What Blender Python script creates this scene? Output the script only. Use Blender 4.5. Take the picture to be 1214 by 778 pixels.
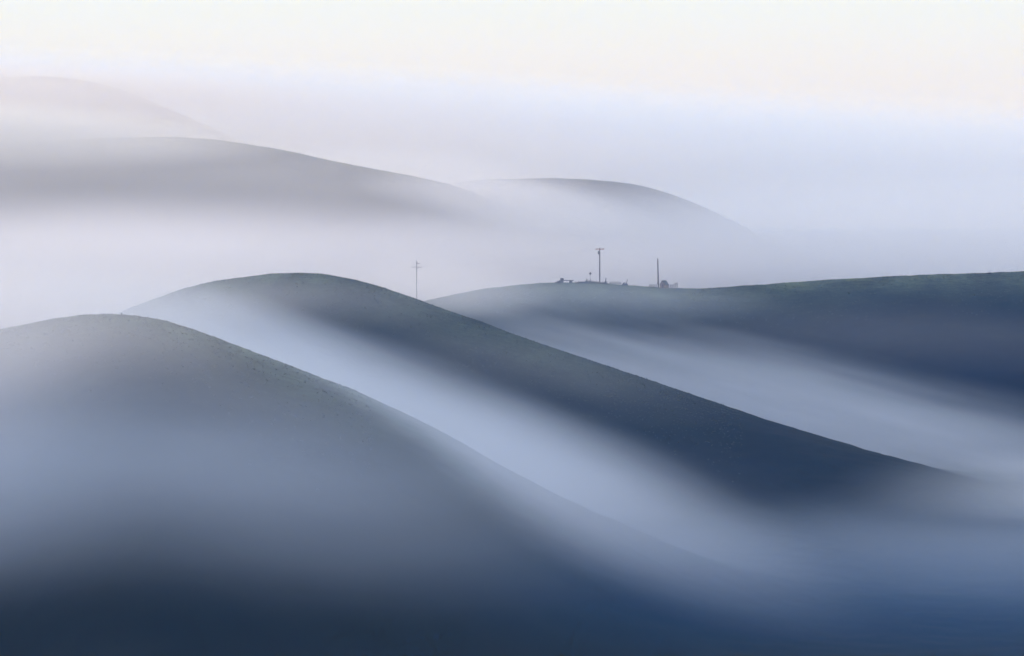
import bpy, bmesh, math, random
import numpy as np
from mathutils import Vector, Matrix

random.seed(7)
np.random.seed(7)
for o in list(bpy.data.objects):
    bpy.data.objects.remove(o)
S = bpy.context.scene
COL = S.collection
R = math.radians

# ------------------------------------------------------------------ camera
W, H = 1214.0, 778.0                      # frame the hill profiles were surveyed in
HFOV = R(16.0)
K = math.tan(HFOV / 2) / (W / 2)
HORIZON = 200.0                           # row of the true horizon
PITCH = math.atan((H / 2 - HORIZON) * K)

cd = bpy.data.cameras.new('camera')
cam = bpy.data.objects.new('camera', cd)
COL.objects.link(cam)
cam.location = (0, 0, 0)
cam.rotation_euler = (math.pi / 2 - PITCH, 0, 0)
cd.sensor_width = 36
cd.angle = HFOV
cd.clip_start = 0.5
cd.clip_end = 60000
S.camera = cam


def at(px, py, Y):
    """point of the world seen at that row and column, Y metres ahead"""
    dx = (px - W / 2) * K
    dv = -(py - H / 2) * K
    c, s = math.cos(PITCH), math.sin(PITCH)
    vy = c + dv * s
    vz = -s + dv * c
    return Vector((dx / vy * Y, Y, vz / vy * Y))


# ------------------------------------------------------------------ sky and sun
SUN_EL, SUN_AZ = R(6.0), R(-72.0)        # azimuth from +Y towards +X
world = bpy.data.worlds.new("World")
S.world = world
world.use_nodes = True
wt = world.node_tree
wt.nodes.clear()
out = wt.nodes.new('ShaderNodeOutputWorld')
bg = wt.nodes.new('ShaderNodeBackground')
sky = wt.nodes.new('ShaderNodeTexSky')
sky.sky_type = 'NISHITA'
sky.sun_disc = False
sky.sun_elevation = SUN_EL
sky.sun_rotation = SUN_AZ
sky.air_density = 1.0
sky.dust_density = 1.5
# thin high overcast over the blue: pale cream low down, brightened above the frame to light the fog, cooler higher up
geo = wt.nodes.new('ShaderNodeTexCoord')
sep = wt.nodes.new('ShaderNodeSeparateXYZ')
wt.links.new(geo.outputs['Generated'], sep.inputs[0])
rmp = wt.nodes.new('ShaderNodeValToRGB')
wt.links.new(sep.outputs['Z'], rmp.inputs[0])
els = rmp.color_ramp.elements
stops = [(0.0, (.57, .56, .54)), (0.022, (.555, .55, .53)), (0.032, (.565, .57, .56)), (0.046, (.56, .595, .60)),
         (0.15, (1.0, .98, 1.0)), (0.5, (.74, .77, .94)), (1.0, (.55, .60, .85))]
els[0].position, els[0].color = stops[0][0], (*stops[0][1], 1)
els[1].position, els[1].color = stops[-1][0], (*stops[-1][1], 1)
for p, c in stops[1:-1]:
    e = els.new(p)
    e.color = (*c, 1)
veil = wt.nodes.new('ShaderNodeVectorMath')
veil.operation = 'SCALE'
veil.inputs['Scale'].default_value = 10.0
wt.links.new(rmp.outputs[0], veil.inputs[0])
mix = wt.nodes.new('ShaderNodeMix')
mix.data_type = 'RGBA'
mix.inputs['Factor'].default_value = 0.93
wt.links.new(sky.outputs[0], mix.inputs['A'])
wt.links.new(veil.outputs[0], mix.inputs['B'])
wt.links.new(mix.outputs['Result'], bg.inputs['Color'])
bg.inputs['Strength'].default_value = 0.10
wt.links.new(bg.outputs[0], out.inputs['Surface'])

sl = bpy.data.lights.new('sun', 'SUN')
sl.energy = 1.2
sl.angle = R(25)
sl.color = (1.0, .86, .72)
sun = bpy.data.objects.new('sun', sl)
COL.objects.link(sun)
sd = Vector((math.sin(SUN_AZ) * math.cos(SUN_EL), math.cos(SUN_AZ) * math.cos(SUN_EL), math.sin(SUN_EL)))
sun.rotation_euler = sd.to_track_quat('Z', 'Y').to_euler()

vs = S.view_settings
S.display_settings.display_device = 'sRGB'
vs.view_transform = 'Standard'
vs.look = 'None'
vs.exposure = 0.75
vs.gamma = 1.0
vs.use_curve_mapping = False

S.render.engine = 'CYCLES'
cy = S.cycles
cy.max_bounces = 8
cy.volume_bounces = 4
cy.diffuse_bounces = 2
cy.transparent_max_bounces = 16
cy.volume_step_rate = 1.0
cy.volume_max_steps = 256
cy.use_adaptive_sampling = True
cy.adaptive_threshold = 0.03
cy.adaptive_min_samples = 16
cy.use_denoising = True


# ------------------------------------------------------------------ helpers
def mat(name, color, rough=.8, metal=0.0, var=.25, scale=6.0, bump=.0):
    m = bpy.data.materials.new(name)
    m.use_nodes = True
    t = m.node_tree
    b = t.nodes['Principled BSDF']
    b.inputs['Roughness'].default_value = rough
    b.inputs['Metallic'].default_value = metal
    tc = t.nodes.new('ShaderNodeTexCoord')
    n = t.nodes.new('ShaderNodeTexNoise')
    n.inputs['Scale'].default_value = scale
    n.inputs['Detail'].default_value = 6
    t.links.new(tc.outputs['Object'], n.inputs['Vector'])
    r = t.nodes.new('ShaderNodeValToRGB')
    r.color_ramp.elements[0].position = .3
    r.color_ramp.elements[1].position = .7
    r.color_ramp.elements[0].color = (*[c * (1 - var) for c in color], 1)
    r.color_ramp.elements[1].color = (*[min(1, c * (1 + var)) for c in color], 1)
    t.links.new(n.outputs[0], r.inputs[0])
    t.links.new(r.outputs[0], b.inputs['Base Color'])
    if bump:
        bp = t.nodes.new('ShaderNodeBump')
        bp.inputs['Strength'].default_value = bump
        t.links.new(n.outputs[0], bp.inputs['Height'])
        t.links.new(bp.outputs[0], b.inputs['Normal'])
    return m


def obj(name, bm, m, parent=None, loc=None):
    bmesh.ops.recalc_face_normals(bm, faces=bm.faces)
    me = bpy.data.meshes.new(name)
    bm.to_mesh(me)
    bm.free()
    o = bpy.data.objects.new(name, me)
    COL.objects.link(o)
    if m:
        me.materials.append(m)
    if parent:
        o.parent = parent
    if loc is not None:
        o.location = loc
    return o


def tag(o, label=None, cat=None, group=None, kind=None):
    for k, v in (('label', label), ('category', cat), ('group', group), ('kind', kind)):
        if v:
            o[k] = v
    return o


def thing(name, label, cat, loc, rz=0, group=None):
    o = bpy.data.objects.new(name, None)
    COL.objects.link(o)
    o.location = loc
    o.rotation_euler = (0, 0, rz)
    return tag(o, label, cat, group)


def box(bm, c, s, rot=None, bevel=0.0):
    r = bmesh.ops.create_cube(bm, size=1)
    M = Matrix.Translation(c) @ (rot.to_4x4() if rot else Matrix.Identity(4)) @ Matrix.Diagonal((*s, 1))
    bmesh.ops.transform(bm, matrix=M, verts=r['verts'])
    if bevel:
        es = list({e for v in r['verts'] for e in v.link_edges})
        bmesh.ops.bevel(bm, geom=es, offset=bevel, segments=2, affect='EDGES')
    return bm


def rod(bm, a, b, r0, r1=None, seg=10):
    a, b = Vector(a), Vector(b)
    d = b - a
    r1 = r0 if r1 is None else r1
    r = bmesh.ops.create_cone(bm, cap_ends=True, segments=seg, radius1=r0, radius2=r1, depth=d.length)
    M = Matrix.Translation((a + b) / 2) @ d.to_track_quat('Z', 'Y').to_matrix().to_4x4()
    bmesh.ops.transform(bm, matrix=M, verts=r['verts'])
    return bm


def B():
    return bmesh.new()


def smooth(o):
    for p in o.data.polygons:
        p.use_smooth = True
    return o


# ------------------------------------------------------------------ ground: one height field
def curve(pts, sig=22):
    xs = np.arange(-1400, 2700, 4.0)
    p = np.array(pts, float)
    v = np.interp(xs, p[:, 0], p[:, 1])
    g = np.exp(-.5 * (np.arange(-60, 61) * 4.0 / sig) ** 2)
    g /= g.sum()
    vp = np.pad(v, 60, mode='edge')
    v = np.convolve(vp, g, 'valid')
    return lambda q: np.interp(q, xs, v)


# every hill: its crest line (column, row), crest distance (column, metres), near slope, far slope, crest roundness
HILLS = [
    dict(crest=curve([(-900, 560), (-400, 470), (-200, 433), (0, 392), (60, 379), (120, 372), (180, 376), (240, 395), (300, 419), (360, 442),
                      (420, 466), (480, 492), (540, 524), (600, 560), (700, 612), (850, 680), (1000, 740), (1300, 800)]),
         dist=curve([(-400, 640), (120, 600), (600, 560), (1200, 520)], 120), sn=.24, sf=.34, w=70),
    dict(crest=curve([(-900, 620), (-300, 520), (0, 425), (100, 388), (160, 364), (200, 347), (260, 332), (320, 326), (360, 324), (410, 329), (450, 341),
                      (500, 359), (560, 380), (620, 402), (700, 430), (800, 463), (900, 498), (1000, 530), (1100, 558),
                      (1150, 580), (1200, 602), (1300, 655), (1700, 760)]),
         dist=curve([(-400, 900), (340, 850), (700, 800), (1200, 740)], 120), sn=.30, sf=.36, w=55),
    dict(crest=curve([(-900, 520), (0, 480), (300, 420), (480, 363), (540, 349), (580, 342), (620, 338), (660, 335.5), (720, 336), (760, 340), (810, 343),
                      (860, 341), (920, 336), (1000, 331), (1080, 327), (1150, 324.5), (1214, 322), (1400, 317), (1800, 340)], 14),
         dist=curve([(-400, 1050), (480, 1000), (720, 1000), (1214, 1020)], 120), sn=.27, sf=.30, w=60),
    dict(crest=curve([(-1200, 330), (-500, 260), (-200, 195), (0, 172), (100, 165), (180, 162), (240, 163), (300, 172), (360, 182), (420, 196), (480, 206),
                      (540, 220), (600, 243), (700, 290), (900, 380)]),
         dist=curve([(-400, 2000), (240, 1950), (600, 1900)], 120), sn=.30, sf=.30, w=110),
    dict(crest=curve([(-200, 330), (300, 260), (480, 226), (540, 214), (600, 212), (660, 211), (720, 214), (770, 221), (810, 234), (850, 252), (880, 268),
                      (950, 300), (1200, 360)]),
         dist=curve([(0, 2250), (700, 2200), (1200, 2150)], 120), sn=.30, sf=.30, w=110),
    dict(crest=curve([(-1200, 200), (-500, 130), (-200, 100), (0, 92), (60, 90), (110, 96), (160, 111), (220, 138), (280, 165), (420, 220), (700, 280)]),
         dist=curve([(-400, 3200), (200, 3100), (700, 3000)], 120), sn=.30, sf=.30, w=150),
]


def rowslope(py):
    dv = -(py - H / 2) * K
    c, s = math.cos(PITCH), math.sin(PITCH)
    return (-s + dv * c) / (c + dv * s)


def vnoise(x, y, seed=0):
    xi, yi = np.floor(x).astype(np.int64), np.floor(y).astype(np.int64)
    fx, fy = x - xi, y - yi
    fx, fy = fx * fx * (3 - 2 * fx), fy * fy * (3 - 2 * fy)

    def h(a, b):
        n = (a * 374761393 + b * 668265263 + seed * 1274126177) & 0x7fffffff
        n = ((n ^ (n >> 13)) * 1274126177) & 0x7fffffff
        return ((n ^ (n >> 16)) & 0xffff) / 65535.0
    return (h(xi, yi) * (1 - fx) + h(xi + 1, yi) * fx) * (1 - fy) + (h(xi, yi + 1) * (1 - fx) + h(xi + 1, yi + 1) * fx) * fy


FLOOR = -66.0


def ground(x, y):
    x, y = np.asarray(x, float), np.asarray(y, float)
    ys = np.maximum(y, 350.0)
    px = x / (K * ys) + W / 2
    fl = FLOOR + 5 * (vnoise(x / 160 + 9, y / 160, 3) - .5)
    fl = fl - 20 * np.clip((y - 1150) / 500, 0, 1) * np.clip((2600 - y) / 800, 0, 1)
    hs = [fl]
    for h in HILLS:
        yc = h['dist'](px)
        zc = rowslope(h['crest'](px)) * yc
        d = y - yc
        s = np.where(d < 0, h['sn'], h['sf'])
        w = h['w']
        hs.append(zc - s * w * (np.sqrt(1 + (d / w) ** 2) - 1))
    # the hill the camera stands on
    dn = np.sqrt(y ** 2 + (x * .5) ** 2)
    hs.append(-1.75 - .27 * 30 * (np.sqrt(1 + (dn / 30) ** 2) - 1))
    hs = np.stack(hs)
    k = 2.2
    m = hs.max(0)
    z = m + k * np.log(np.exp((hs - m) / k).sum(0))
    z = z - k * np.log(1 + 0 * z)
    # hummocks and grass clumps
    fade = np.clip((y - 40) / 200, 0, 1)
    z = z + fade * (0.5 * (vnoise(x / 34, y / 34, 1) - .5) + .22 * (vnoise(x / 9, y / 9, 2) - .5) + .28 * (vnoise(x / 2.6, y / 2.6, 5) - .5)
                    + .14 * (vnoise(x / 1.1, y / 1.1, 8) - .5))
    return z


def gz(x, y):
    return float(ground(np.array([x]), np.array([y]))[0])


def spacing(parts):
    out = []
    for a, b, st in parts:
        n = max(1, int(round((b - a) / st)))
        out += list(a + (b - a) * np.arange(n) / n)
    out.append(parts[-1][1])
    return np.array(out)


ys = spacing([(-3000, -1000, 400), (-1000, -200, 80), (-200, 360, 12), (360, 480, 4), (480, 1080, 1.8), (1080, 1300, 8), (1300, 3500, 22), (3500, 6000, 120),
              (6000, 9000, 500)])
xs = spacing([(-5500, -2500, 500), (-2500, -600, 70), (-600, -190, 7), (-190, 190, 1.2), (190, 600, 7), (600, 2500, 70), (2500, 5500, 500)])
GX, GY = np.meshgrid(xs, ys)
GZ = ground(GX.ravel(), GY.ravel()).reshape(GX.shape)
nv = GX.size
me = bpy.data.meshes.new('ground')
co = np.stack([GX.ravel(), GY.ravel(), GZ.ravel()], 1)
nx, ny = len(xs), len(ys)
ii = (np.arange(ny - 1)[:, None] * nx + np.arange(nx - 1)[None, :]).ravel()
quads = np.stack([ii, ii + 1, ii + 1 + nx, ii + nx], 1)
me.vertices.add(nv)
me.vertices.foreach_set('co', co.ravel())
me.loops.add(quads.size)
me.loops.foreach_set('vertex_index', quads.ravel())
me.polygons.add(len(quads))
me.polygons.foreach_set('loop_start', np.arange(len(quads)) * 4)
me.polygons.foreach_set('loop_total', np.full(len(quads), 4))
me.update(calc_edges=True)
me.polygons.foreach_set('use_smooth', np.ones(len(quads), bool))
# crest skylight put into the grass colour as a paler tone; far hills browner
crest_light = np.zeros(GX.shape)
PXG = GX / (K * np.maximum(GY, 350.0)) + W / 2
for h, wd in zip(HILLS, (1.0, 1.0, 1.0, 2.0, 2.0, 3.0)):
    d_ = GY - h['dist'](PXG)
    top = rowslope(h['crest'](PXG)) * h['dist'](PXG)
    crest_light = np.maximum(crest_light, np.exp(-(d_ / (44.0 * wd)) ** 2) * np.clip((top - FLOOR - 12) / 22, 0, 1))
at_ = me.attributes.new('crest_light', 'FLOAT', 'POINT')
at_.data.foreach_set('value', crest_light.ravel().astype(np.float32))
at_ = me.attributes.new('brown', 'FLOAT', 'POINT')
at_.data.foreach_set('value', np.clip((GY.ravel() - 1400) / 300, 0, 1).astype(np.float32))
grd = bpy.data.objects.new('ground', me)
COL.objects.link(grd)
tag(grd, kind='structure')

gm = bpy.data.materials.new('pasture')
gm.use_nodes = True
t = gm.node_tree
b = t.nodes['Principled BSDF']
b.inputs['Roughness'].default_value = .95
b.inputs['Specular IOR Level'].default_value = .02
b.inputs['Sheen Weight'].default_value = .03
b.inputs['Sheen Roughness'].default_value = .35
b.inputs['Sheen Tint'].default_value = (.75, .95, .75, 1)
tc = t.nodes.new('ShaderNodeTexCoord')


def noise_node(scale, detail=4, stretch=(1, 1, 1)):
    mp = t.nodes.new('ShaderNodeMapping')
    mp.inputs['Scale'].default_value = stretch
    t.links.new(tc.outputs['Object'], mp.inputs[0])
    n = t.nodes.new('ShaderNodeTexNoise')
    n.inputs['Scale'].default_value = scale
    n.inputs['Detail'].default_value = detail
    n.inputs['Roughness'].default_value = .62
    t.links.new(mp.outputs[0], n.inputs['Vector'])
    return n


def ramp(src, stops):
    r = t.nodes.new('ShaderNodeValToRGB')
    e = r.color_ramp.elements
    e[0].position, e[0].color = stops[0][0], (*stops[0][1], 1)
    e[1].position, e[1].color = stops[-1][0], (*stops[-1][1], 1)
    for p, c in stops[1:-1]:
        q = e.new(p)
        q.color = (*c, 1)
    t.links.new(src, r.inputs[0])
    return r


n1 = noise_node(.012, 5)
n2 = noise_node(.09, 6, (1, .35, 1))
n3 = noise_node(.6, 6)
r1 = ramp(n1.outputs[0], [(.35, (.0075, .0125, .0115)), (.55, (.0055, .0100, .0100)), (.70, (.0080, .0105, .0105))])
r2 = ramp(n2.outputs[0], [(.36, (.58, .58, .60)), (.66, (1.40, 1.44, 1.32))])
r3 = ramp(n3.outputs[0], [(.30, (.55, .55, .55)), (.70, (1.5, 1.5, 1.5))])


def mul(a, c):
    m_ = t.nodes.new('ShaderNodeVectorMath')
    m_.operation = 'MULTIPLY'
    t.links.new(a, m_.inputs[0])
    t.links.new(c, m_.inputs[1])
    return m_.outputs[0]


def mixc(fac, a, c):
    m_ = t.nodes.new('ShaderNodeMix')
    m_.data_type = 'RGBA'
    t.links.new(fac, m_.inputs['Factor'])
    t.links.new(a, m_.inputs['A'])
    if isinstance(c, tuple):
        m_.inputs['B'].default_value = (*c, 1)
    else:
        t.links.new(c, m_.inputs['B'])
    return m_.outputs['Result']


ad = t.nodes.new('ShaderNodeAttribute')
ad.attribute_name = 'crest_light'
ab = t.nodes.new('ShaderNodeAttribute')
ab.attribute_name = 'brown'
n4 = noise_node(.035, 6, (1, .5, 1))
dm = t.nodes.new('ShaderNodeMath')            # painted skylight on the tops, broken up by noise
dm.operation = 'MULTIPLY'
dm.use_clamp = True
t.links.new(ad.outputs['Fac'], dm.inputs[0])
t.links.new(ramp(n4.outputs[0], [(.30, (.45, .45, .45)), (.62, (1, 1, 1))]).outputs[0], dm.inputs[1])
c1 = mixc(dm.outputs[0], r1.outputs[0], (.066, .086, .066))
c2 = mixc(ab.outputs['Fac'], c1, (.105, .084, .056))
# clumpy on the paler tops, dense and even in the hollows
ONE = t.nodes.new('ShaderNodeRGB')
ONE.outputs[0].default_value = (1, 1, 1, 1)
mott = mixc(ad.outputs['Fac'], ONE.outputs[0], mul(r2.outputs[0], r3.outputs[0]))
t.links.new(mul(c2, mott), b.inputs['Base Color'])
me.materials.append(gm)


# ------------------------------------------------------------------ haze and fog
def volume_material(name, color, density, falloff=None, noise=None, absorb=(1, 1, 1)):
    m = bpy.data.materials.new(name)
    m.use_nodes = True
    t = m.node_tree
    t.nodes.clear()
    o = t.nodes.new('ShaderNodeOutputMaterial')
    v = t.nodes.new('ShaderNodeVolumePrincipled')
    v.inputs['Color'].default_value = (*color, 1)
    v.inputs['Density'].default_value = density
    v.inputs['Density Attribute'].default_value = ''
    v.inputs['Absorption Color'].default_value = (*absorb, 1)
    v.inputs['Anisotropy'].default_value = 0.0
    t.links.new(v.outputs[0], o.inputs['Volume'])
    if falloff is not None:
        tc = t.nodes.new('ShaderNodeTexCoord')
        dt = t.nodes.new('ShaderNodeVectorMath')
        dt.operation = 'DOT_PRODUCT'
        t.links.new(tc.outputs['Object'], dt.inputs[0])
        t.links.new(tc.outputs['Object'], dt.inputs[1])
        s1 = t.nodes.new('ShaderNodeMath')
        s1.operation = 'SUBTRACT'
        s1.use_clamp = True
        s1.inputs[0].default_value = 1.0
        t.links.new(dt.outputs['Value'], s1.inputs[1])
        last = s1.outputs[0]
        if noise:
            sc, amp = noise
            mp = t.nodes.new('ShaderNodeMapping')
            mp.inputs['Scale'].default_value = sc
            mp.inputs['Location'].default_value = (random.uniform(-9, 9), random.uniform(-9, 9), random.uniform(-9, 9))
            t.links.new(tc.outputs['Object'], mp.inputs[0])
            n = t.nodes.new('ShaderNodeTexNoise')
            n.inputs['Scale'].default_value = 1.0
            n.inputs['Detail'].default_value = 2.5
            t.links.new(mp.outputs[0], n.inputs['Vector'])
            a = t.nodes.new('ShaderNodeMath')
            a.operation = 'SUBTRACT'
            a.inputs[1].default_value = .5
            t.links.new(n.outputs[0], a.inputs[0])
            ml = t.nodes.new('ShaderNodeMath')
            ml.operation = 'MULTIPLY_ADD'
            ml.use_clamp = True
            ml.inputs[1].default_value = amp
            t.links.new(a.outputs[0], ml.inputs[0])
            t.links.new(last, ml.inputs[2])
            # keep it zero at the hull
            mm = t.nodes.new('ShaderNodeMath')
            mm.operation = 'MULTIPLY'
            t.links.new(ml.outputs[0], mm.inputs[0])
            t.links.new(last, mm.inputs[1])
            last = mm.outputs[0]
            pw = falloff / 2
        else:
            pw = falloff
        p = t.nodes.new('ShaderNodeMath')
        p.operation = 'POWER'
        p.inputs[1].default_value = pw
        t.links.new(last, p.inputs[0])
        q = t.nodes.new('ShaderNodeMath')
        q.operation = 'MULTIPLY'
        q.inputs[1].default_value = density
        t.links.new(p.outputs[0], q.inputs[0])
        t.links.new(q.outputs[0], v.inputs['Density'])
        m.cycles.volume_step_rate = 1.0
    return m


def fog(p1, p2, thick, depth, tau, label, color=(.93, .95, 1.0), falloff=1.6, noise=None):
    """a fog bank: a long soft body from p1 to p2 (its tapered ends), half thickness and half depth in metres, tau = optical
    depth straight through its middle along the view"""
    p1, p2 = at(*p1), at(*p2)
    c = (p1 + p2) / 2
    a = (p2 - p1) / 2
    L = a.length
    ax = a.normalized()
    up = Vector((0, 0, 1))
    up = (up - ax * up.dot(ax)).normalized()
    dp = up.cross(ax).normalized()
    bm = B()
    bmesh.ops.create_icosphere(bm, subdivisions=3, radius=1.03)
    m = volume_material('fog', color, tau / (depth * 2 * .5), falloff, noise, (.15, .15, .15) if color[0] < .78 else (.3, .3, .3) if color == (.80, .89, 1.0) else ((.25, .25, .25) if color[2] < .9 else (1, 1, 1)))
    o = obj('fog_bank', bm, m)
    Mx = Matrix((ax * L, dp * depth, up * thick)).transposed().to_4x4()
    Mx.translation = c
    o.matrix_world = Mx
    return tag(o, label, 'fog bank', 'fog banks lying between the hills', 'stuff')


FOGS = True
bm = B()
ZLOW = float(GZ.min()) - 1
ZTOP = 190.0
box(bm, (0, 3000, (ZLOW + ZTOP) / 2), (11040, 12040, ZTOP - ZLOW))
hz = obj('haze', bm, volume_material('haze', (.08, .33, 1.0), .00012))
tag(hz, 'thin bluish haze filling the air over the hills', 'haze', None, 'stuff')

if FOGS:
    BL = (.74, .86, 1.0)
    WH = (.96, .96, 1.0)
    CO = (.88, .92, 1.0)
    WM = (1.0, .92, .82)  # warm glow from the left put into the fog colour
    WG = (.91, .885, .80)  # darker version of the same glow, also in the fog colour
    SK = (.80, .89, 1.0)
    NV = (.10, .40, 1.0)  # blue of shaded mist put into its scattering colour
    # fog river in the valley between the first hill and the long middle ridge
    fog((-80, 290, 750), (980, 772, 640), 14.5, 75, 2.0, 'fog river running down the valley between the first hill and the middle ridge', BL, 1.9, ((2.2, 4, 5), 1.9))
    fog((60, 322, 745), (760, 612, 700), 10, 60, 1.0, 'thicker head of the fog river under the top of the middle ridge', BL, 1.8)
    # fog river between the middle ridge and the ridge with the poles
    fog((420, 345, 930), (1900, 755, 720), 13, 85, 1.7, 'fog river running down the valley behind the middle ridge', BL, 2.0, ((3, 4, 5), 1.9))
    fog((380, 352, 950), (960, 360, 950), 8, 40, .35, 'thin fog at the low end of the ridge with the poles', BL, 1.5)
    fog((620, 385, 920), (1600, 445, 900), 14, 40, .09, 'faint mist on the face of the ridge with the poles', CO, 1.6, ((4, 3, 3), 1.0))
    fog((360, 330, 905), (680, 350, 905), 9, 25, .5, 'thin fog round the foot of the lone left utility pole', CO, 1.6)
    # foreground
    fog((480, 700, 560), (1900, 645, 620), 13, 80, .45, 'low fog spreading over the valley mouth below the middle ridge', BL, 1.8)
    fog((950, 578, 690), (2100, 598, 690), 11, 40, 1.3, 'fog closing over the right tip of the middle ridge', BL, 1.8)
    fog((270, 388, 595), (1040, 770, 490), 7.0, 35, 1.6, 'fog spilling over the right flank of the first hill', BL, 2.1)
    fog((250, 700, 460), (2300, 690, 490), 13, 60, .16, 'thin blue mist in the shaded valley bottom', NV, 1.5)
    fog((-1200, 530, 500), (1150, 620, 440), 20, 60, .86, 'thin veil of fog on the face of the first hill', (.66, .80, 1.0), 2.6, ((2.0, 1.5, 2.0), .6))
    fog((-700, 500, 520), (560, 490, 520), 17, 45, .55, 'pale fog lying against the left end of the first hill', CO, 2.0)
    fog((-1100, 398, 540), (430, 398, 540), 16, 45, 1.4, 'pale fog drifting over the crest of the first hill', WH, 1.8)
    fog((-500, 350, 790), (620, 365, 785), 11, 40, .55, 'pale fog drifting over the top of the middle ridge', CO, 1.6)
    fog((330, 375, 775), (900, 500, 735), 9, 30, .09, 'faint mist along the middle ridge', CO, 1.6, ((3, 3, 3), 1.0))
    # fog sea behind
    fog((-900, 325, 1450), (1100, 325, 1450), 38, 260, 3.4, 'white fog lake behind the middle ridge', WH, 2.6, ((5, 2, 1.5), .5))
    fog((300, 290, 1600), (2200, 290, 1600), 40, 300, 2.4, 'pale fog lake behind the ridge with the poles', SK, 1.7, ((4, 2, 1.5), .4))
    fog((-1200, 215, 1700), (1100, 250, 1750), 54, 150, 1.0, 'thin fog over the face of the far hill', WG, 1.5, ((3, 2, 3), 1.0))
    fog((-900, 133, 1800), (400, 172, 1800), 21, 60, 4.2, 'soft fog brushing the left crest of the far hill', WG, 1.6)
    fog((400, 212, 1800), (800, 266, 1800), 15, 50, 1.5, 'fog curling round the right end of the far hill', CO, 1.6)
    fog((200, 193, 2080), (760, 235, 2080), 22, 80, 1.3, 'fog between the far hill and the lower hump beside it', CO, 1.6)
    fog((-1600, 155, 2600), (1000, 195, 2600), 78, 330, 2.6, 'warm tinted fog bank behind the far rounded hill', WM, 1.5, ((4, 2, 3), .5))
    fog((-600, 88, 2780), (460, 122, 2780), 24, 100, 2.6, 'soft fog hiding the top of the highest hill at the left', WG, 1.6)
    fog((200, 200, 2650), (2800, 245, 2600), 50, 330, 2.6, 'bluish fog bank spreading to the right of the far hills', SK, 1.6, ((3, 2, 1.5), .4))
    fog((-2600, 5, 4300), (3800, 392, 4300), 116, 700, 6.0, 'high fog bank along the skyline', SK, 1.6, ((6, 2, 2), .6))

# ------------------------------------------------------------------ small things on the ridges
M_WOOD = mat('weathered_wood', (.075, .06, .055), .85, 0, .35, 3)
M_SUNLIT_WOOD = mat('sunlit_wood', (.34, .17, .10), .8, 0, .25, 4)  # orange sunlit glint of the crossarm put into the wood colour
M_STEEL = mat('galvanised_steel', (.20, .21, .22), .5, .6, .2, 5)
M_DARK = mat('dark_rusty_steel', (.05, .045, .05), .75, .2, .3, 6)
M_GLASS = mat('brown_glazed_insulator', (.10, .06, .05), .35, 0, .15, 9)
M_PALE = mat('pale_paint', (.42, .42, .43), .7, 0, .15, 5)
M_WALL = mat('beige_boards', (.20, .17, .155), .85, 0, .2, 4)
M_ROOF = mat('dark_roof_sheet', (.06, .075, .085), .7, .2, .25, 4)
M_RUBBER = mat('rubber', (.025, .025, .027), .9, 0, .2, 8)
M_LEAF = mat('scrub_leaves', (.022, .026, .022), .9, 0, .4, 2)
M_WIRE = mat('wire', (.06, .06, .065), .6, .5, .1, 3)


def spot(px, Y):
    x = at(px, 340, Y).x
    return Vector((x, Y, gz(x, Y)))


def pole_bm(h, r0=.17, r1=.115, lean=0.0):
    bm = B()
    n = 7
    for i in range(n):
        a, b2 = i / n, (i + 1) / n
        rod(bm, (lean * a, 0, -.6 + (h + .6) * a), (lean * b2, 0, -.6 + (h + .6) * b2), r0 + (r1 - r0) * a, r0 + (r1 - r0) * b2, 12)
    return bm


def insulator(x, z, parent):
    bm = B()
    rod(bm, (x, 0, z), (x, 0, z + .08), .02, .02, 8)
    rod(bm, (x, 0, z + .08), (x, 0, z + .15), .055, .065, 10)
    rod(bm, (x, 0, z + .15), (x, 0, z + .22), .05, .03, 10)
    return obj('insulator', bm, M_GLASS, parent)


def crossarm(x0, x1, z, ins, parent, m, hh=.19):
    bm = B()
    box(bm, ((x0 + x1) / 2, -.19, z), (x1 - x0, .12, hh), None, .012)
    a = obj('crossarm', bm, m, parent)
    for x in ins:
        o = insulator(x, z + hh / 2, a)
        o.location.y = -.19
    return a


# pole behind the middle ridge, two arms
p = spot(494, 960)
htop = at(494, 309, 960).z - p.z
pole_a = thing('utility_pole', 'wooden utility pole with two crossarms, its foot lost in fog behind the middle ridge', 'utility pole', p, R(-8), 'utility poles')
obj('pole', pole_bm(htop, .13, .09), M_WOOD, pole_a)
crossarm(-.25, .9, htop - .8, [.75, .3], pole_a, M_WOOD, .11)
crossarm(-1.25, 1.55, htop - 1.75, [-1.1, -.5, .7, 1.4], pole_a, M_WOOD, .11)
bm = B()
rod(bm, (-.8, -.16, htop - 1.8), (0, -.16, htop - 2.5), .022)
rod(bm, (.8, -.16, htop - 1.8), (0, -.16, htop - 2.5), .022)
obj('brace', bm, M_STEEL, pole_a)

# pole in the yard
p = spot(711, 1000)
h2 = at(711, 294, 1000).z - p.z
pole_b = thing('utility_pole', 'tall brown utility pole with one crossarm tinted as sunlit and a transformer, rising from the farm yard', 'utility pole', p, R(5), 'utility poles')
obj('pole', pole_bm(h2), M_WOOD, pole_b)
crossarm(-1.2, 1.2, h2 - .35, [-1.05, -.55, .55, 1.05], pole_b, M_SUNLIT_WOOD)
bm = B()
rod(bm, (-.36, -.02, h2 - 1.75), (-.36, -.02, h2 - .95), .2, .2, 14)
rod(bm, (-.36, -.02, h2 - .95), (-.36, -.02, h2 - .88), .21, .12, 14)
tr = obj('transformer', bm, M_STEEL, pole_b)
bm = B()
rod(bm, (-.42, -.02, h2 - .9), (-.42, -.02, h2 - .68), .035, .025, 8)
obj('bushing', bm, M_GLASS, tr)
bm = B()
box(bm, (-.13, -.02, h2 - 1.35), (.2, .08, .1))
obj('bracket', bm, M_DARK, pole_b)

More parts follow.
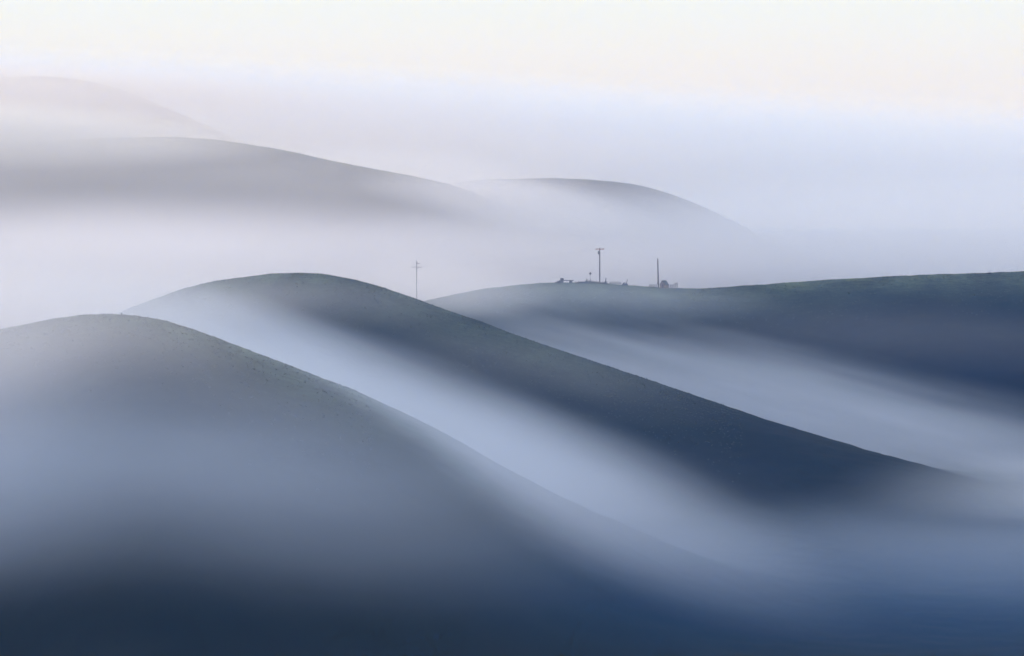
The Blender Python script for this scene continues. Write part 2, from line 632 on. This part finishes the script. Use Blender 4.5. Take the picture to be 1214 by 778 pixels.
# bare pole by the shed
p = spot(780.6, 1000)
h3 = at(779.6, 307, 1000).z - p.z
pole_c = thing('utility_pole', 'bare wooden pole without crossarms standing beside the small shed', 'utility pole', p, 0, 'utility poles')
obj('pole', pole_bm(h3, .21, .12, -.2), M_WOOD, pole_c)
bm = B()
box(bm, (-.26, -.1, 1.45), (.26, .2, .4), None, .02)
obj('meter_box', bm, M_DARK, pole_c)
insulator(-.2, h3 - .01, pole_c)


# wires
def wire(a, c, sag, label):
    bm = B()
    n = 26
    pts = []
    for i in range(n + 1):
        t_ = i / n
        q = a.lerp(c, t_)
        q.z -= sag * 4 * t_ * (1 - t_)
        pts.append(q - a)
    for i in range(n):
        rod(bm, pts[i], pts[i + 1], .004, .004, 6)
    return tag(obj('power_line', bm, M_WIRE, None, a), label, 'power line', 'power lines between the poles')


bpy.context.view_layer.update()


def tip(o, x, z):
    return o.matrix_world @ Vector((x, -.19, z))


wire(tip(pole_a, -1.1, htop - 1.46), tip(pole_b, -1.05, h2 - .06), 1.0, 'thin sagging wire from the left tip of the foggy pole to the yard pole')
wire(tip(pole_a, 1.4, htop - 1.46), tip(pole_b, 1.05, h2 - .06), 1.1, 'thin sagging wire from the right tip of the foggy pole to the yard pole')
wire(tip(pole_b, .55, h2 - .06), p + Vector((-.2, 0, h3 + .2)), .7, 'thin wire from the crossarm of the yard pole to the bare pole')

# flatbed trailer with ramp
t_ = thing('flatbed_trailer', 'dark flatbed farm trailer with a headboard and a sloping ramp at its left end', 'trailer', spot(667, 1001), R(4))
bm = B()
box(bm, (1.15, 0, .78), (3.7, 1.9, .14), None, .02)
for k in range(5):
    box(bm, (-.5 + k * .82, 0, .665), (.1, 1.8, .09))
obj('deck', bm, M_DARK, t_)
bm = B()
for z in (.98, 1.18, 1.38):
    box(bm, (-.42, 0, z), (.1, 1.85, .16))
for y in (-.85, 0, .85):
    box(bm, (-.52, y, 1.16), (.09, .09, .62))
box(bm, (-.05, -.6, 1.15), (.6, .55, .6), None, .04)
obj('headboard', bm, M_DARK, t_)
bm = B()
v = [(-.705, -.9, .84), (-.705, .9, .84), (-.705, -.9, 0), (-.705, .9, 0), (-2.7, -.9, -.1), (-2.7, .9, -.1), (-2.7, -.9, .02), (-2.7, .9, .02)]
v = [bm.verts.new(q) for q in v]
for f in ((0, 1, 7, 6), (2, 4, 5, 3), (0, 2, 3, 1), (6, 7, 5, 4), (0, 6, 4, 2), (1, 3, 5, 7)):
    bm.faces.new([v[i] for i in f])
obj('ramp', bm, M_DARK, t_)
for x in (-.2, 2.25):
    for y in (-.78, .78):
        bm = B()
        rod(bm, (x, y - .1, .36), (x, y + .1, .36), .37, .37, 20)
        w_ = obj('wheel', bm, M_RUBBER, t_)
        bm = B()
        rod(bm, (x, y - .115, .36), (x, y + .115, .36), .18, .18, 14)
        obj('rim', bm, M_STEEL, w_)

# mast with a round head
t_ = thing('mast', 'thin pale mast with a small round head on a spreading base in the scrub', 'mast', spot(699.8, 1001))
bm = B()
rod(bm, (0, 0, .7), (0, 0, 3.0), .07, .05, 10)
obj('pole', bm, M_PALE, t_)
bm = B()
for k in range(4):
    a = k * math.pi / 2 + .6
    rod(bm, (.62 * math.cos(a), .62 * math.sin(a), -.2), (.06 * math.cos(a), .06 * math.sin(a), 1.25), .06, .05, 8)
rod(bm, (0, 0, -.2), (0, 0, .75), .5, .22, 12)
obj('base', bm, M_STEEL, t_)
bm = B()
bmesh.ops.create_uvsphere(bm, u_segments=14, v_segments=8, radius=.31)
bmesh.ops.scale(bm, vec=(1, .6, 1.15), verts=bm.verts)
bmesh.ops.translate(bm, vec=(0, 0, 2.72), verts=bm.verts)
smooth(obj('head', bm, M_STEEL, t_))


# posts
def post(px, h, r, lean, label):
    bm = B()
    n = 4
    for i in range(n):
        a, c = i / n, (i + 1) / n
        rod(bm, (lean * a + random.uniform(-.01, .01), 0, -.3 + (h + .3) * a), (lean * c, 0, -.3 + (h + .3) * c), r * (1 - .25 * a), r * (1 - .25 * c), 8)
    return tag(obj('post', bm, M_WOOD, None, spot(px, 1000.5)), label, 'post', 'old posts in the farm yard')


post(682.6, .75, .09, .03, 'short stubby post just right of the flatbed trailer')
post(686.3, .85, .13, -.05, 'thick stubby post between the trailer and the mast')
post(695.2, 1.45, .09, .02, 'thin upright post left of the mast')
post(706.9, .95, .07, .0, 'thin short post between the mast and the tall yard pole')
post(717.2, 1.75, .16, .3, 'leaning dark post right of the tall yard pole')
post(742.2, 1.75, .10, .35, 'slanting post on the right edge of the yard beyond the trough')


# low scrub
def scrub(px, w, h, label, Y=1000, n=260):
    w, h, n = w * 1.35, h * 1.12, int(n * 1.5)
    bm = B()
    for k in range(n):
        a = random.uniform(0, 2 * math.pi)
        rr = math.sqrt(random.random())
        x, y = rr * w * math.cos(a), rr * w * .7 * math.sin(a)
        top = h * (1 - rr ** 2 * .85) * random.uniform(.55, 1.15)
        z = random.uniform(-.05, 1) * top
        sz = random.uniform(.05, .13)
        d = Vector((random.gauss(0, 1), random.gauss(0, 1), random.gauss(0, 1))).normalized()
        u = d.orthogonal().normalized() * sz
        q = d.cross(u).normalized() * sz * .7
        c = Vector((x, y, z))
        bm.faces.new([bm.verts.new(c + e) for e in (-u, -q * .8, u, q * .8)])
    sh = tag(obj('shrub', bm, M_LEAF, None, spot(px, Y)), label, 'shrub', 'low shrubs on the ridge')
    bm = B()
    for k in range(7):
        a = random.uniform(0, 2 * math.pi)
        rod(bm, (0, 0, -.15), (w * .6 * math.cos(a), w * .45 * math.sin(a), h * random.uniform(.5, .8)), .022, .008, 5)
    obj('branch', bm, M_WOOD, sh)
    return sh


scrub(684.4, .45, .45, 'small low shrub between the two stubby posts', 1000.8)
scrub(690.0, .85, .62, 'low flat shrub midway between the trailer and the mast', 1000, 420)
scrub(696.0, .85, 1.1, 'taller ragged shrub against the left side of the mast', 1000, 480)
scrub(703.2, .7, .8, 'low shrub against the right side of the mast', 1000.8, 320)
scrub(707.4, .6, .62, 'small low shrub left of the foot of the tall yard pole', 1000, 300)
scrub(713.9, .6, .62, 'small low shrub right of the foot of the tall yard pole', 1000, 300)
scrub(717.6, .6, .95, 'bushy shrub round the foot of the leaning post', 1000, 380)
scrub(720.6, .35, .34, 'smallest shrub between the leaning post and the trough', 1000, 240)
scrub(740.8, .65, .95, 'rounded shrub at the foot of the slanting post by the trough', 1000, 380)
scrub(1173, .5, .6, 'lone tuft of scrub on the bare crest of the right ridge', 1014)

# grass tufts along the near crests (nobody could count them)
rng = np.random.default_rng(5)
verts, faces = [], []
for hi, (pa, pb, n) in enumerate(((-40, 440, 4500), (140, 880, 9000), (470, 1260, 8000))):
    h = HILLS[hi]
    q = rng.uniform(pa, pb, n)
    yy = h['dist'](q) + rng.normal(-14, 22, n)
    xx = (q - W / 2) * K * yy
    zz = ground(xx, yy)
    hh = rng.gamma(4, .021, n) * (.5 + vnoise(xx / 5, yy / 5, 11))
    hh[(q > 640) & (q < 820) & (yy > 900)] *= .4
    ww = rng.uniform(.12, .34, n)
    aa = rng.uniform(0, math.pi, n)
    lx = rng.normal(0, .12, n)
    for x, y, z, hg, w_, a, l in zip(xx, yy, zz, hh, ww, aa, lx):
        ca, sa = math.cos(a) * w_, math.sin(a) * w_
        k0 = len(verts)
        verts += [(x - ca, y - sa, z - .05), (x + ca, y + sa, z - .05), (x + l + ca * .5, y + sa * .5, z + hg * .8), (x + l - ca * .2, y - sa * .2, z + hg)]
        faces.append((k0, k0 + 1, k0 + 2, k0 + 3))
me2 = bpy.data.meshes.new('grass')
me2.from_pydata(verts, [], faces)
me2.materials.append(mat('grass_blades', (.052, .068, .050), .95, 0, .4, .2))
gr = bpy.data.objects.new('grass', me2)
COL.objects.link(gr)
tag(gr, 'short pasture grass along the crests of the near ridges', None, None, 'stuff')

# trough with a pale rail
t_ = thing('feed_trough', 'long pale cattle trough on short legs under a thin rail', 'trough', spot(729.6, 1000), R(-3))
bm = B()
for y in (-.32, .32):
    box(bm, (0, y, .5), (3.3, .05, .3))
box(bm, (0, 0, .36), (3.296, .594, .05))
for x in (-1.627, 1.627):
    box(bm, (x, 0, .5), (.05, .594, .296))
obj('basin', bm, M_STEEL, t_)
for x in (-1.45, 0, 1.45):
    for y in (-.25, .25):
        bm = B()
        box(bm, (x, y, .10), (.09, .09, .47))
        obj('leg', bm, M_WOOD, t_)
bm = B()
rod(bm, (-1.45, 0, .95), (1.35, 0, .95), .055)
for x in (-1.4, 0, 1.3):
    rod(bm, (x, 0, .38), (x, 0, .95), .03)
obj('rail', bm, M_PALE, t_)

# shed
t_ = thing('shed', 'tiny beige shed with a dark pitched roof beside the bare pole', 'shed', spot(787.3, 1002), R(-32))
bm = B()
w, d_, e, a_ = .85, .95, 1.05, 2.15
v = [(-w, -d_, -.4), (w, -d_, -.4), (w, -d_, e), (0, -d_, a_), (-w, -d_, e)]
f = [bm.verts.new(q) for q in v]
g = [bm.verts.new((q[0], d_, q[2])) for q in v]
bm.faces.new(f)
bm.faces.new(g[::-1])
for i in range(5):
    bm.faces.new([f[i], f[(i + 1) % 5], g[(i + 1) % 5], g[i]])
obj('wall', bm, M_WALL, t_)
bm = B()
sl_ = math.atan2(a_ - e, w)
ln = math.hypot(a_ - e, w) + .14
for sgn in (-1, 1):
    rot = Matrix.Rotation(sgn * sl_, 3, 'Y')
    c = Vector((sgn * ln / 2 * math.cos(sl_), 0, a_ + .05 - ln / 2 * math.sin(sl_)))
    box(bm, c, (ln, 2 * d_ + .2, .06), rot)
obj('roof', bm, M_ROOF, t_)
bm = B()
box(bm, (.12, -d_ - .012, .42), (.55, .05, 1.5))
dr = obj('door', bm, M_WOOD, t_)
bm = B()
rod(bm, (.32, -d_ - .04, .5), (.32, -d_ - .09, .5), .03)
obj('handle', bm, M_STEEL, dr)


# wire fences
def fence(px0, px1, hs, label, tall=None):
    a, c = spot(px0, 1001), spot(px1, 1001)
    n = len(hs)
    t_ = thing('wire_fence', label, 'fence', (a + c) / 2)
    base = (a + c) / 2
    tops = []
    for i, hh in enumerate(hs):
        q = a.lerp(c, i / (n - 1))
        q.z = gz(q.x, q.y)
        q -= base
        bm = B()
        rod(bm, (q.x, q.y, q.z - .3), (q.x + random.uniform(-.04, .04), q.y, q.z + hh), .07, .06, 8)
        obj('post', bm, M_WOOD, t_)
        tops.append((q, hh))
    bm = B()
    for (q0, h0), (q1, h1) in zip(tops[:-1], tops[1:]):
        for fz in np.linspace(.12, .95, 7):
            rod(bm, (q0.x, q0.y + .05, q0.z + fz * h0), (q1.x, q1.y + .05, q1.z + fz * h1), .017, .017, 4)
        m_ = max(2, int((q1 - q0).length / .14))
        for k in range(1, m_):
            s_ = k / m_
            b0 = q0.lerp(q1, s_)
            hh = h0 + (h1 - h0) * s_
            rod(bm, (b0.x, b0.y + .05, b0.z + .1 * hh), (b0.x, b0.y + .05, b0.z + .95 * hh), .017, .017, 4)
    obj('wire_mesh', bm, M_WIRE, t_)
    if tall:
        bm = B()
        (q0, h0), (q1, h1) = tops[-2], tops[-1]
        rod(bm, (q0.x - .1, q0.y, q0.z + h0), (q1.x + .1, q1.y, q1.z + h1), .04)
        obj('top_bar', bm, M_WOOD, t_)
    return t_


fence(770.0, 778.2, [1.05, 1.1, 1.15, 1.2], 'low wire mesh fence left of the bare pole')
fence(792.6, 803.0, [1.1, 1.1, 1.2, 1.6, 1.6], 'wire mesh fence right of the shed ending in a taller gate frame', True)
